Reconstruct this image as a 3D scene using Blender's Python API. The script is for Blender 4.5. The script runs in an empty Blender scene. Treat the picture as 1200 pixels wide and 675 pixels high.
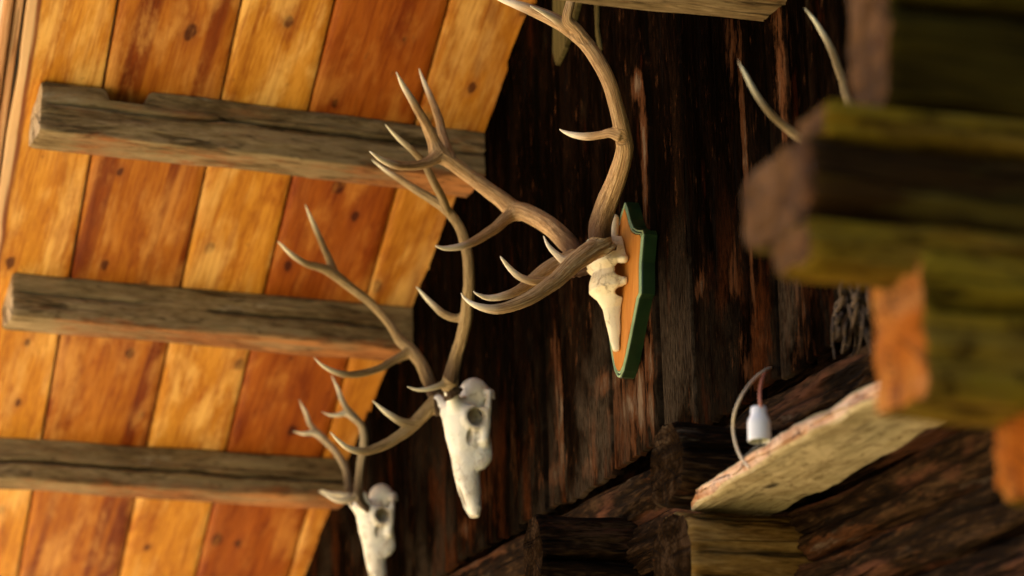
import bpy, bmesh, math, random
import numpy as np
from mathutils import Matrix, Vector, kdtree
random.seed(7); RNG = np.random.default_rng(7)
SC = bpy.context.scene
COL = SC.collection
# ------------------------------------------------------------------ camera
# columns = world axes (X along the gable away from us, Y outwards, Z up) in camera space (right, up, forward)
R = np.array([[-0.3432815, -0.93892119, -0.0241828], [-0.2736411, 0.0753499, 0.95887587], [0.89848671, -0.33578176, 0.28279365]])
F = 3370.0
CAM = np.array([0, 0, 1.6])
WY = -2.43                                   # plane of the gable boards
cd = bpy.data.cameras.new('camera'); cam = bpy.data.objects.new('camera', cd); COL.objects.link(cam)
cam.matrix_world = Matrix([[R[0][i], R[1][i], -R[2][i], CAM[i]] for i in range(3)] + [[0, 0, 0, 1]])
cd.sensor_width = 36; cd.lens = 36 * F / 1200; cd.clip_start = .05; cd.clip_end = 2000
cd.dof.use_dof = True; cd.dof.focus_distance = 6.15; cd.dof.aperture_fstop = 2.3; cd.dof.aperture_blades = 9
SC.camera = cam
# ------------------------------------------------------------------ light
SUN_EL, SUN_AZ = 50.0, 6.0                  # azimuth measured from +X towards +Y
w = bpy.data.worlds.new('World'); SC.world = w; w.use_nodes = True
nt = w.node_tree; nt.nodes.clear()
sky = nt.nodes.new('ShaderNodeTexSky'); sky.sky_type = 'NISHITA'; sky.sun_disc = False
sky.sun_elevation = math.radians(SUN_EL); sky.sun_rotation = math.radians(90 - SUN_AZ)
sky.air_density = 1.0; sky.dust_density = 4.0; sky.ozone_density = 1.0
bg = nt.nodes.new('ShaderNodeBackground'); bg.inputs[1].default_value = .055
wo = nt.nodes.new('ShaderNodeOutputWorld')
nt.links.new(sky.outputs[0], bg.inputs[0]); nt.links.new(bg.outputs[0], wo.inputs[0])
sl = bpy.data.lights.new('sun', 'SUN'); sl.energy = 5.0; sl.angle = math.radians(.6); sl.color = (1, .9, .76)
so = bpy.data.objects.new('sun', sl); COL.objects.link(so)
sd = Vector((math.cos(math.radians(SUN_EL)) * math.cos(math.radians(SUN_AZ)), math.cos(math.radians(SUN_EL)) * math.sin(math.radians(SUN_AZ)), math.sin(math.radians(SUN_EL))))
so.rotation_euler = sd.to_track_quat('Z', 'Y').to_euler()
SC.view_settings.view_transform = 'Standard'; SC.view_settings.look = 'None'
SC.view_settings.exposure = 2.7; SC.view_settings.gamma = 1; SC.view_settings.use_curve_mapping = False
SC.render.engine = 'CYCLES'; SC.cycles.use_denoising = True
SC.cycles.max_bounces = 8; SC.cycles.diffuse_bounces = 5; SC.cycles.glossy_bounces = 3
SC.cycles.sample_clamp_indirect = 8
# ------------------------------------------------------------------ maths
def ray(x, y): return R.T @ np.array([(x - 600) / F, -(y - 337.5) / F, 1.0])
def on(ax, val, x, y):
    r = ray(x, y); return CAM + r * ((val - CAM[ax]) / r[ax])
PITCH = math.radians(27.5)
RN = np.array([math.sin(PITCH), 0, math.cos(PITCH)]); RS = np.array([math.cos(PITCH), 0, -math.sin(PITCH)])
R0 = np.array([6.696, WY, 4.14])             # underside of the planks meets the gable here
def roofz(x): return R0[2] - (x - R0[0]) * math.tan(PITCH)
def onroof(x, y, o=0.0):
    r = ray(x, y); return CAM + r * ((RN @ (R0 - CAM) + o) / (RN @ r))
def hash3(i, j, k, s):
    n = (i * 374761393 + j * 668265263 + k * 2147483647 + s * 974711) & 0xFFFFFFFF
    n = ((n ^ (n >> 13)) * 1274126177) & 0xFFFFFFFF
    return ((n ^ (n >> 16)) & 0xFFFFFF) / float(0xFFFFFF)
def vnoise(p, s=0):
    p = np.asarray(p, float); f = np.floor(p).astype(np.int64); t = p - f; t = t * t * (3 - 2 * t)
    out = 0
    for a in (0, 1):
        for b in (0, 1):
            for c in (0, 1):
                wgt = (t[..., 0] if a else 1 - t[..., 0]) * (t[..., 1] if b else 1 - t[..., 1]) * (t[..., 2] if c else 1 - t[..., 2])
                out = out + wgt * hash3(f[..., 0] + a, f[..., 1] + b, f[..., 2] + c, s)
    return out * 2 - 1
def fbm(p, s=0, o=3):
    p = np.asarray(p, float); r = 0; a = 1
    for k in range(o): r = r + a * vnoise(p * 2 ** k, s + k * 17); a *= .5
    return r
def sstep(a, b, x):
    t = np.clip((x - a) / (b - a), 0, 1); return t * t * (3 - 2 * t)
# ------------------------------------------------------------------ object helpers
def tag(o, label=None, cat=None, group=None, kind=None):
    if label: o['label'] = label
    if cat: o['category'] = cat
    if group: o['group'] = group
    if kind: o['kind'] = kind
    return o
def empty(name, loc, label, cat, group=None):
    o = bpy.data.objects.new(name, None); COL.objects.link(o); o.location = loc; o.empty_display_size = .1
    return tag(o, label, cat, group)
def mesh_obj(name, V, Fc, mats, parent=None, uv=None, attrs=None, midx=None, smooth=True):
    """V world coordinates; becomes local to the parent's location"""
    V = np.asarray(V, float)
    org = np.array(parent.location) if parent is not None else V.mean(0)
    if parent is not None and parent.parent is not None: org = org + np.array(parent.parent.location)
    if parent is None: org[2] = V[:, 2].min()
    me = bpy.data.meshes.new(name)
    me.from_pydata((V - org).tolist(), [], [list(map(int, f)) for f in Fc])
    for m in (mats if isinstance(mats, (list, tuple)) else [mats]): me.materials.append(m)
    if uv is not None:
        l = me.uv_layers.new(name='UVMap'); vi = np.zeros(len(me.loops), int); me.loops.foreach_get('vertex_index', vi)
        l.data.foreach_set('uv', np.asarray(uv, float)[vi].ravel())
    if midx is not None: me.polygons.foreach_set('material_index', np.asarray(midx, np.int32))
    for k, a in (attrs or {}).items():
        a = np.asarray(a, float)
        if a.ndim == 1: at = me.attributes.new(k, 'FLOAT', 'POINT'); at.data.foreach_set('value', a)
        else: at = me.attributes.new(k, 'FLOAT_VECTOR', 'POINT'); at.data.foreach_set('vector', a.ravel())
    if smooth: me.polygons.foreach_set('use_smooth', [True] * len(me.polygons))
    me.update()
    o = bpy.data.objects.new(name, me); COL.objects.link(o)
    if parent is not None: o.parent = parent
    else: o.location = org
    return o
# ------------------------------------------------------------------ shader helpers
class NT:
    def __init__(s, name):
        s.m = bpy.data.materials.new(name); s.m.use_nodes = True; s.t = s.m.node_tree; s.t.nodes.clear()
        s.out = s.n('OutputMaterial'); s.b = s.n('BsdfPrincipled'); s.l(s.b.outputs[0], s.out.inputs[0])
        s.b.inputs['Specular IOR Level'].default_value = .35
    def n(s, k, **kw):
        x = s.t.nodes.new('ShaderNode' + k)
        for a, v in kw.items(): setattr(x, a, v)
        return x
    def l(s, a, b): s.t.links.new(a, b)
    def put(s, sock, v):
        if hasattr(v, 'is_output'): s.l(v, sock)
        elif sock.type == 'RGBA' and not hasattr(v, '__len__'): sock.default_value = (v, v, v, 1)
        elif sock.type == 'RGBA': sock.default_value = (*v[:3], 1)
        else: sock.default_value = v
    def math(s, op, a, b=0.0, c=None):
        x = s.n('Math', operation=op); s.put(x.inputs[0], a); s.put(x.inputs[1], b)
        if c is not None: s.put(x.inputs[2], c)
        return x.outputs[0]
    def vmul(s, v, k):
        x = s.n('VectorMath', operation='MULTIPLY'); s.put(x.inputs[0], v); s.put(x.inputs[1], k); return x.outputs[0]
    def vadd(s, v, k):
        x = s.n('VectorMath', operation='ADD'); s.put(x.inputs[0], v); s.put(x.inputs[1], k); return x.outputs[0]
    def noise(s, v, scale=1, detail=4, rough=.55, dist=0.0):
        x = s.n('TexNoise'); s.put(x.inputs['Vector'], v); x.inputs['Scale'].default_value = scale
        x.inputs['Detail'].default_value = detail; x.inputs['Roughness'].default_value = rough; x.inputs['Distortion'].default_value = dist
        return x.outputs['Fac']
    def rng(s, v, a, b, c=0.0, d=1.0, smooth=True):
        x = s.n('MapRange', interpolation_type='SMOOTHSTEP' if smooth else 'LINEAR'); s.put(x.inputs[0], v)
        for i, q in enumerate((a, b, c, d)): s.put(x.inputs[i + 1], q)
        return x.outputs[0]
    def ramp(s, v, stops):
        x = s.n('ValToRGB'); s.put(x.inputs[0], v); e = x.color_ramp.elements
        while len(e) < len(stops): e.new(.5)
        for el, (p, c) in zip(e, stops): el.position = p; el.color = (*c, 1)
        return x.outputs[0]
    def mix(s, f, a, b, mode='MIX'):
        x = s.n('Mix', data_type='RGBA', blend_type=mode); s.put(x.inputs[0], f); s.put(x.inputs[6], a); s.put(x.inputs[7], b)
        return x.outputs[2]
    def attr(s, k, vec=False):
        x = s.n('Attribute', attribute_name=k); return x.outputs['Vector' if vec else 'Fac']
    def bump(s, h, dist=.002, strength=1.0, nrm=None):
        x = s.n('Bump'); s.put(x.inputs['Height'], h); x.inputs['Distance'].default_value = dist; x.inputs['Strength'].default_value = strength
        if nrm is not None: s.l(nrm, x.inputs['Normal'])
        return x.outputs[0]
    def fin(s, col, rough=.7, nrm=None, spec=None):
        s.put(s.b.inputs['Base Color'], col); s.put(s.b.inputs['Roughness'], rough)
        if nrm is not None: s.l(nrm, s.b.inputs['Normal'])
        if spec is not None: s.b.inputs['Specular IOR Level'].default_value = spec
        return s.m
def wood(name, cols, patch=None, patch_rng=(.55, .7), patch2=None, patch2_rng=(.6, .75), worn=None, crack=.5, grain=(1.3, 24), fibre=(5, 170), bump=.003, rough=(.75, 1.0), knots=0.0, spec=.03, crackw=.022):
    t = NT(name)
    uv = t.n('UVMap'); oi = t.n('ObjectInfo'); tint = t.attr('tint')
    off = t.n('CombineXYZ'); t.put(off.inputs[0], t.math('MULTIPLY', oi.outputs['Random'], 31.0)); t.put(off.inputs[1], t.math('MULTIPLY', tint, 17.3)); t.put(off.inputs[2], t.math('MULTIPLY', tint, 9.1))
    v = t.vadd(uv.outputs[0], off.outputs[0])
    wob = t.noise(t.vmul(v, (2.5, 9, 1)), 1, 3)
    wv = t.n('CombineXYZ'); t.put(wv.inputs[1], t.math('MULTIPLY', t.math('SUBTRACT', wob, .5), .03)); vv = t.vadd(v, wv.outputs[0])
    g = t.noise(t.vmul(vv, (*grain, 1)), 1, 6, .6, .3)
    f = t.noise(t.vmul(vv, (*fibre, 1)), 1, 3, .6)
    gf = t.math('ADD', t.math('MULTIPLY', g, .6), t.math('MULTIPLY', f, .4))
    c = t.ramp(gf, [(.38, cols[0]), (.5, cols[1]), (.62, cols[2])])
    if patch is not None:
        p = t.noise(t.vmul(v, (2.2, 9, 1)), 1, 5, .65); c = t.mix(t.rng(p, *patch_rng), c, patch)
    if patch2 is not None:
        p = t.noise(t.vmul(t.vadd(v, (3.3, 7.7, 0)), (3.5, 16, 1)), 1, 6, .7); c = t.mix(t.rng(p, *patch2_rng), c, patch2)
    h = t.math('ADD', t.math('MULTIPLY', g, .6), t.math('MULTIPLY', f, .5))
    if worn is not None:
        wn = t.noise(t.vmul(vv, (14, 60, 1)), 1, 6, .7)
        wm = t.rng(t.math('ADD', t.attr('wear_or_glow'), t.math('MULTIPLY', t.math('SUBTRACT', wn, .5), 2.2)), .45, .85)
        wr = t.rng(t.math('ADD', t.attr('wear_or_glow'), t.math('MULTIPLY', t.math('SUBTRACT', wn, .5), 1.6)), .12, .45)
        c = t.mix(t.math('MULTIPLY', wr, .6), c, t.mix(f, tuple(q * .2 for q in worn[1]), (worn[1][0] * .85, worn[1][1] * .42, worn[1][2] * .2)))
        c = t.mix(wm, c, t.mix(f, worn[0], worn[1])); h = t.math('SUBTRACT', h, t.math('MULTIPLY', wm, .5))
    if knots:
        vo = t.n('TexVoronoi', feature='F1', voronoi_dimensions='2D'); t.l(t.vmul(v, (3.6, 6.4, 0)), vo.inputs['Vector']); vo.inputs['Scale'].default_value = 1
        sep = t.n('SeparateColor'); t.l(vo.outputs['Color'], sep.inputs[0])
        kn = t.noise(t.vmul(v, (16, 34, 1)), 1, 4, .7)
        d = t.math('ADD', vo.outputs['Distance'], t.math('MULTIPLY', t.math('SUBTRACT', kn, .5), .16))
        use = t.math('GREATER_THAN', sep.outputs[0], 1 - knots)
        rad = t.math('MULTIPLY_ADD', sep.outputs[1], .085, .045)
        halo = t.math('MULTIPLY', t.rng(d, t.math('MULTIPLY', rad, 2.6), rad), use)
        core = t.math('MULTIPLY', t.rng(d, rad, t.math('MULTIPLY', rad, .6)), use)
        c = t.mix(t.math('MULTIPLY', halo, .45), c, (.40, .13, .02)); c = t.mix(t.math('MULTIPLY', core, .9), c, (.10, .028, .008))
    cn = t.noise(t.vmul(vv, (.8, 13, 1)), 1, 5, .5)
    cr = t.rng(t.math('ABSOLUTE', t.math('SUBTRACT', cn, .5)), 0.002, crackw, 1, 0)
    crm = t.math('MULTIPLY', cr, t.rng(t.noise(t.vmul(v, (3, 20, 1)), 1, 2), .45, .6))
    c = t.mix(t.math('MULTIPLY', crm, crack), c, (.006, .004, .003))
    ck = t.attr('crack'); c = t.mix(t.math('MULTIPLY', ck, .9), c, (.008, .005, .003))
    h = t.math('SUBTRACT', h, t.math('MULTIPLY', crm, crack * 1.2))
    return t, c, h, f, rough, bump, spec
def woodm(*a, **k):
    post = k.pop('post', None)
    t, c, h, f, rough, bump, spec = wood(*a, **k)
    if post: c = post(t, c)
    return t.fin(c, t.rng(f, .3, .7, rough[0], rough[1]), t.bump(h, bump), spec)

def plank_post(t, c):
    tint = t.attr('tint'); uv = t.n('UVMap').outputs[0]
    mul = lambda k: t.mix(1, c, k, 'MULTIPLY')
    c = t.mix(t.rng(tint, .0, 1.0, 0, 1, False), c, mul((.46, .20, .07)))
    st = t.noise(t.vmul(uv, (.25, 13, 0)), 1, 1.0, .4)
    c = t.mix(t.math('MULTIPLY', t.rng(st, .49, .60), t.attr('streak')), c, mul((.5, .30, .16)))
    bl = t.noise(t.vmul(uv, (3.5, 10, 1)), 1, 7, .7, .3)
    c = t.mix(t.math('MULTIPLY', t.rng(bl, .50, .68), .75), c, mul((.58, .34, .15)))
    bl2 = t.noise(t.vmul(t.vadd(uv, (5, 3, 0)), (2.6, 8, 1)), 1, 7, .65, .2)
    lt = t.mix(tint, (.90, .56, .17), (.48, .17, .022))
    c = t.mix(t.math('MULTIPLY', t.rng(bl2, .48, .66), .75), c, lt)
    gl = t.noise(t.vmul(uv, (3, 95, 0)), 1, 3, .6, .6)                 # annual rings showing as thin darker lines
    c = t.mix(t.math('MULTIPLY', t.rng(gl, .50, .62), .42), c, mul((.5, .26, .1)))
    sp = t.noise(t.vmul(t.vadd(uv, (1, 9, 0)), (16, 40, 1)), 1, 5, .7)
    c = t.mix(t.math('MULTIPLY', t.rng(sp, .62, .72), .7), c, (.16, .05, .012))
    c = t.mix(t.attr('pale'), c, t.mix(bl, (.80, .58, .36), (.62, .38, .19))); wa = t.attr('wane'); c = t.mix(wa, c, (.16, .04, .012))
    return c
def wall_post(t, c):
    uv = t.n('UVMap').outputs[0]; eave_light = t.attr('eave_light'); tint = t.attr('tint')  # height gradient paints the light falloff under the eave, with weathering low down
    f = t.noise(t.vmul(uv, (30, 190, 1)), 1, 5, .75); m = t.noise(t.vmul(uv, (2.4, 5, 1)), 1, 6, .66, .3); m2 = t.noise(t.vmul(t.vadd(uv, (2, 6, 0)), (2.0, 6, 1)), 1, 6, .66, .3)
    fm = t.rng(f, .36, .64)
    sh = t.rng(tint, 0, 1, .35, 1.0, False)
    grey = t.mix(fm, (.012, .008, .005), (.058, .041, .026)); c = t.mix(t.math('MULTIPLY', t.math('MULTIPLY', t.rng(m, .44, .60), eave_light), t.math('MULTIPLY', sh, .85)), c, grey)
    c = t.mix(t.math('MULTIPLY', t.math('MULTIPLY', t.rng(m2, .50, .64), eave_light), .8), c, t.mix(fm, (.016, .0055, .002), (.080, .022, .006)))
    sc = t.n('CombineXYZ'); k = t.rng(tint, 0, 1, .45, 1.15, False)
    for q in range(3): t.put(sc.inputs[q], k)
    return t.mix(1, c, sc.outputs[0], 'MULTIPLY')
def rings(t, c, k=.5, freq=620):
    uv = t.n('UVMap').outputs[0]; n = t.noise(t.vmul(uv, (14, 14, 1)), 1, 4, .6)
    ln = t.n('VectorMath', operation='LENGTH'); t.l(uv, ln.inputs[0])
    w_ = t.math('SINE', t.math('MULTIPLY_ADD', ln.outputs['Value'], freq, t.math('MULTIPLY', n, 9.0)))
    c = t.mix(t.math('MULTIPLY', t.rng(w_, .1, .9), k), c, t.mix(1, c, (.38, .30, .24), 'MULTIPLY'))
    sp = t.n('SeparateXYZ'); t.l(uv, sp.inputs[0]); an = t.math('ARCTAN2', sp.outputs[1], sp.outputs[0])
    cv = t.n('CombineXYZ'); t.put(cv.inputs[0], t.math('MULTIPLY', an, 2.6)); t.put(cv.inputs[1], t.math('MULTIPLY', n, .5))
    q = t.noise(cv.outputs[0], 1, 3, .5); ck = t.math('MULTIPLY', t.rng(t.math('ABSOLUTE', t.math('SUBTRACT', q, .5)), .004, .03, 1, 0), t.rng(ln.outputs['Value'], .0, .03))
    return t.mix(t.math('MULTIPLY', ck, .85), c, (.006, .004, .003))
def mottle(col, lo, hi, sc=(30, 30, 1), amt=.8, a=.5, b=.66):
    def f(t, c):
        if col: c = rings(t, c, col)
        uv = t.n('UVMap').outputs[0]; n = t.noise(t.vmul(uv, sc), 1, 7, .7, .6); n2 = t.noise(t.vmul(t.vadd(uv, (4, 1, 0)), tuple(q * .3 for q in sc)), 1, 5, .6, .5)
        c = t.mix(t.math('MULTIPLY', t.rng(n2, .46, .62), .6), c, hi); c = t.mix(t.math('MULTIPLY', t.rng(n, a, b), amt), c, lo)
        return c
    return f
M = {}
M['plank'] = woodm('varnished_pine', [(.44, .165, .014), (.57, .245, .022), (.72, .35, .05)], patch=(.72, .42, .12), patch_rng=(.5, .72), crack=.1, knots=.7, fibre=(16, 150), grain=(2.6, 13), bump=.0012, rough=(.45, .65), spec=.15, post=plank_post)
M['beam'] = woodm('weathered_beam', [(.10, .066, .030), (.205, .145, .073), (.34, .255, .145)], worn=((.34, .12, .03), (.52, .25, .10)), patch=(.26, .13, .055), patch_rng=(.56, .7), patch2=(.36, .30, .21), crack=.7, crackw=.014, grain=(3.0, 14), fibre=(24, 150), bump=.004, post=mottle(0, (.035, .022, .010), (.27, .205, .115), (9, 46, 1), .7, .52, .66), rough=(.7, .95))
M['beam_end'] = woodm('weathered_lit_beam_end', [(.28, .19, .11), (.46, .35, .22), (.60, .48, .33)], patch=(.45, .2, .06), crack=.6, grain=(14, 14), fibre=(60, 60), bump=.003, post=lambda t, c: rings(t, c, .5, 1100))  # paler than the sides: the light these ends catch is in the colour
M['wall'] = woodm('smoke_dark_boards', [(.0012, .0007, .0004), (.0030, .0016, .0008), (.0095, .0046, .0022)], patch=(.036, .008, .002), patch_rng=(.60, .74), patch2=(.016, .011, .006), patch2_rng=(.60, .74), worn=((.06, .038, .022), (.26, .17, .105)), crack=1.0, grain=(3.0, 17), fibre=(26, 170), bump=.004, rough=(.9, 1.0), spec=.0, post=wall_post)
M['log'] = woodm('dark_hewn_log', [(.0025, .0014, .0008), (.014, .0072, .0034), (.058, .031, .014)], patch=(.085, .034, .017), patch_rng=(.54, .66), patch2=(.12, .085, .055), patch2_rng=(.60, .74), worn=((.08, .05, .03), (.2, .13, .08)), crack=1.0, grain=(3.6, 20), fibre=(26, 150), bump=.008, rough=(.8, 1.0), spec=.02)
M['log_end'] = woodm('dark_log_end', [(.004, .0022, .001), (.014, .0075, .0035), (.04, .023, .012)], patch=(.15, .042, .006), patch_rng=(.57, .68), patch2=(.08, .055, .032), patch2_rng=(.6, .75), crack=.8, grain=(12, 12), fibre=(60, 60), bump=.005, spec=.0, rough=(.8, 1.0), post=lambda t, c: rings(t, c, .6))
M['olive_log'] = woodm('weathered_olive_log', [(.06, .028, .007), (.22, .12, .032), (.38, .23, .075)], patch=(.30, .16, .035), patch2=(.07, .035, .015), crack=.8, grain=(3.4, 16), fibre=(24, 140), bump=.006)
M['mossy'] = woodm('mossy_foreground_log', [(.07, .036, .007), (.18, .105, .016), (.30, .19, .035)], patch=(.26, .17, .014), patch_rng=(.48, .62), patch2=(.16, .065, .012), patch2_rng=(.58, .7), crack=.8, grain=(2, 10), bump=.005, post=mottle(0, (.04, .019, .005), (.29, .175, .016), (12, 24, 1), .8, .48, .62))
M['brown_log'] = woodm('brown_foreground_log', [(.010, .005, .002), (.028, .013, .004), (.06, .03, .009)], patch=(.10, .07, .015), patch_rng=(.55, .7), crack=.8, grain=(2, 14), bump=.005)
M['mossy_dark'] = woodm('dark_mossy_log', [(.018, .011, .002), (.042, .028, .004), (.08, .055, .008)], patch=(.065, .05, .004), crack=.8, grain=(2, 10), bump=.005)
M['tan_end'] = woodm('tan_log_end', [(.025, .010, .003), (.060, .025, .008), (.12, .058, .022)], patch=(.15, .045, .006), crack=.5, grain=(10, 10), fibre=(50, 50), post=mottle(.7, (.016, .007, .002), (.13, .062, .022), (22, 22, 1), .7))
M['orange_end'] = woodm('orange_log_end', [(.24, .058, .004), (.36, .095, .007), (.46, .15, .02)], patch=(.42, .17, .05), patch_rng=(.52, .66), crack=.4, grain=(8, 8), fibre=(50, 50), post=mottle(.6, (.16, .04, .004), (.50, .22, .05), (20, 20, 1), .6))
M['shelf'] = woodm('lichen_pale_plank', [(.30, .22, .11), (.44, .345, .19), (.55, .45, .28)], patch=(.50, .37, .18), patch2=(.20, .125, .06), patch2_rng=(.6, .74), crack=.3, grain=(5, 12), bump=.006, post=mottle(0, (.17, .115, .05), (.60, .48, .29), (30, 48, 1), .75, .5, .66))
M['shelf_edge'] = woodm('pink_worn_edge', [(.34, .16, .08), (.52, .30, .18), (.66, .46, .32)], patch=(.52, .22, .09), crack=.4, grain=(6, 14), bump=.006, post=mottle(0, (.14, .07, .04), (.70, .52, .38), (40, 40, 1), .7, .52, .66))
M['rake'] = woodm('rake_board_wood', [(.36, .17, .07), (.52, .28, .14), (.64, .40, .22)], patch=(.44, .18, .06), crack=.4, grain=(1, 30), bump=.002)
M['batten'] = woodm('olive_batten', [(.035, .028, .010), (.085, .066, .024), (.15, .12, .05)], crack=.6, grain=(2, 40))

def bone_mat(name, base, stain_or_glow, amt=.5):
    t = NT(name); tc = t.n('TexCoord').outputs['Object']
    a = t.noise(tc, 14, 5, .6); b = t.noise(tc, 90, 4, .65)
    c = t.mix(t.math('MULTIPLY', t.rng(a, .48, .68), amt), base, stain_or_glow)
    c = t.mix(t.math('MULTIPLY', t.rng(b, .58, .72), .35), c, (stain_or_glow[0] * .7, stain_or_glow[1] * .65, stain_or_glow[2] * .55))
    su = t.noise(tc, 26, 6, .7); sl_ = t.math('MULTIPLY', t.rng(t.math('ABSOLUTE', t.math('SUBTRACT', su, .5)), .0, .012, 1, 0), t.rng(a, .45, .6)); c = t.mix(t.math('MULTIPLY', sl_, .55), c, (.3, .2, .1))
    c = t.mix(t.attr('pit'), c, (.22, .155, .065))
    t.b.inputs['Subsurface Weight'].default_value = .08; t.b.inputs['Subsurface Radius'].default_value = (.006, .004, .002)
    return t.fin(c, .55, t.bump(t.math('SUBTRACT', t.math('ADD', a, t.math('MULTIPLY', b, .5)), t.math('MULTIPLY', sl_, .6)), .003), .4)
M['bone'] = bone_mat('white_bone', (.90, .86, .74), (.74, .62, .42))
M['bone_cream'] = bone_mat('cream_bone', (.80, .70, .48), (.66, .50, .26))
def antler_mat(name, lo, mid, hi, tipc):
    t = NT(name); ac = t.attr('acoord', True); tip = t.attr('tip'); bs = t.attr('base')
    g = t.noise(t.vmul(ac, (7, 7, 9)), 1, 4, .6, .4); g2 = t.noise(t.vmul(ac, (3.0, 3.0, 22)), 1, 4, .6); s = t.noise(t.vmul(ac, (16, 16, 60)), 1, 3, .6)
    c = t.ramp(t.math('ADD', t.math('MULTIPLY', g, .6), t.math('MULTIPLY', s, .4)), [(.36, lo), (.5, mid), (.64, hi)])
    c = t.mix(t.math('MULTIPLY', t.rng(g2, .48, .66), .5), c, lo)
    c = t.mix(t.rng(bs, .1, .75), c, t.mix(s, (lo[0] * .28, lo[1] * .24, lo[2] * .2), (lo[0] * .9, lo[1] * .8, lo[2] * .75)))
    c = t.mix(t.rng(tip, .3, .85), c, tipc)
    h = t.math('MULTIPLY', t.math('ADD', t.math('ADD', g, t.math('MULTIPLY', s, .5)), t.math('MULTIPLY', t.math('MULTIPLY', s, bs), 2.0)), t.rng(tip, .3, .9, 1, .12))
    return t.fin(c, t.rng(tip, .3, .9, .62, .38), t.bump(h, .0042), .3)
M['antler_a'] = antler_mat('tan_antler', (.17, .082, .028), (.50, .30, .13), (.78, .56, .30), (.84, .74, .55))
M['antler_b'] = antler_mat('olive_tan_antler', (.13, .075, .022), (.36, .24, .10), (.56, .42, .21), (.82, .74, .50))
M['antler_c'] = antler_mat('pale_antler', (.25, .18, .10), (.42, .33, .2), (.55, .45, .3), (.80, .72, .52))
def simple(name, c, r=.5, n=None, amt=.3, sc=20, bump=.001, spec=.4):
    t = NT(name); tc = t.n('TexCoord').outputs['Object']; a = t.noise(tc, sc, 5, .6)
    cc = t.mix(t.math('MULTIPLY', t.rng(a, .4, .7), amt), c, n or tuple(x * .6 for x in c))
    return t.fin(cc, r, t.bump(a, bump), spec)
M['green'] = simple('dark_green_paint', (.012, .032, .009), .38, (.006, .014, .005), .6, 30)
M['bead'] = simple('light_green_paint', (.34, .48, .27), .4, (.16, .26, .12), .5, 40)
M['panel'] = woodm('varnished_shield_panel', [(.36, .13, .024), (.46, .18, .036), (.54, .23, .05)], crack=.0, grain=(2, 14), fibre=(8, 90), bump=.0005, rough=(.3, .42))
M['metal'] = simple('dull_screw_metal', (.5, .47, .42), .35)
M['ceramic'] = simple('white_socket', (.80, .78, .80), .3, (.6, .58, .55), .25, 30, .0002)
M['inside'] = simple('socket_inside', (.62, .58, .34), .5, (.3, .27, .15), .5, 60)
M['cable_beige'] = simple('beige_cable', (.66, .52, .34), .5, sc=50)
M['cable_pink'] = simple('pink_cable', (.50, .17, .10), .5, sc=50)
M['black'] = simple('black_contact', (.02, .018, .015), .4)
M['twig'] = simple('dry_twig', (.07, .040, .016), .9, (.02, .011, .005), .7, 60)
M['roofing'] = simple('dark_shingle', (.09, .08, .07), .9, sc=9)
def ground_mat():
    t = NT('bounce_ground'); tc = t.n('TexCoord').outputs['Object']
    a = t.noise(tc, .6, 6, .6); b = t.noise(tc, 25, 5, .7)
    c = t.ramp(t.math('ADD', t.math('MULTIPLY', a, .6), t.math('MULTIPLY', b, .4)), [(.35, (.20, .15, .07)), (.5, (.34, .26, .15)), (.65, (.44, .36, .23))])
    sp = t.n('SeparateXYZ'); t.l(tc, sp.inputs[0])      # unseen ground split made up to steer bounce light: pale downhill, dark elsewhere
    d = t.math('ADD', t.math('ADD', t.math('MULTIPLY', sp.outputs[0], .8), t.math('MULTIPLY', sp.outputs[1], .6)), t.math('MULTIPLY', a, 2.0))
    c = t.mix(t.rng(d, 4.6, 6.2), t.mix(b, (.035, .04, .012), (.11, .10, .035)), t.mix(.35, c, (.6, .5, .36)))
    return t.fin(c, .95, t.bump(b, .02), .2)
M['ground'] = ground_mat()
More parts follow.
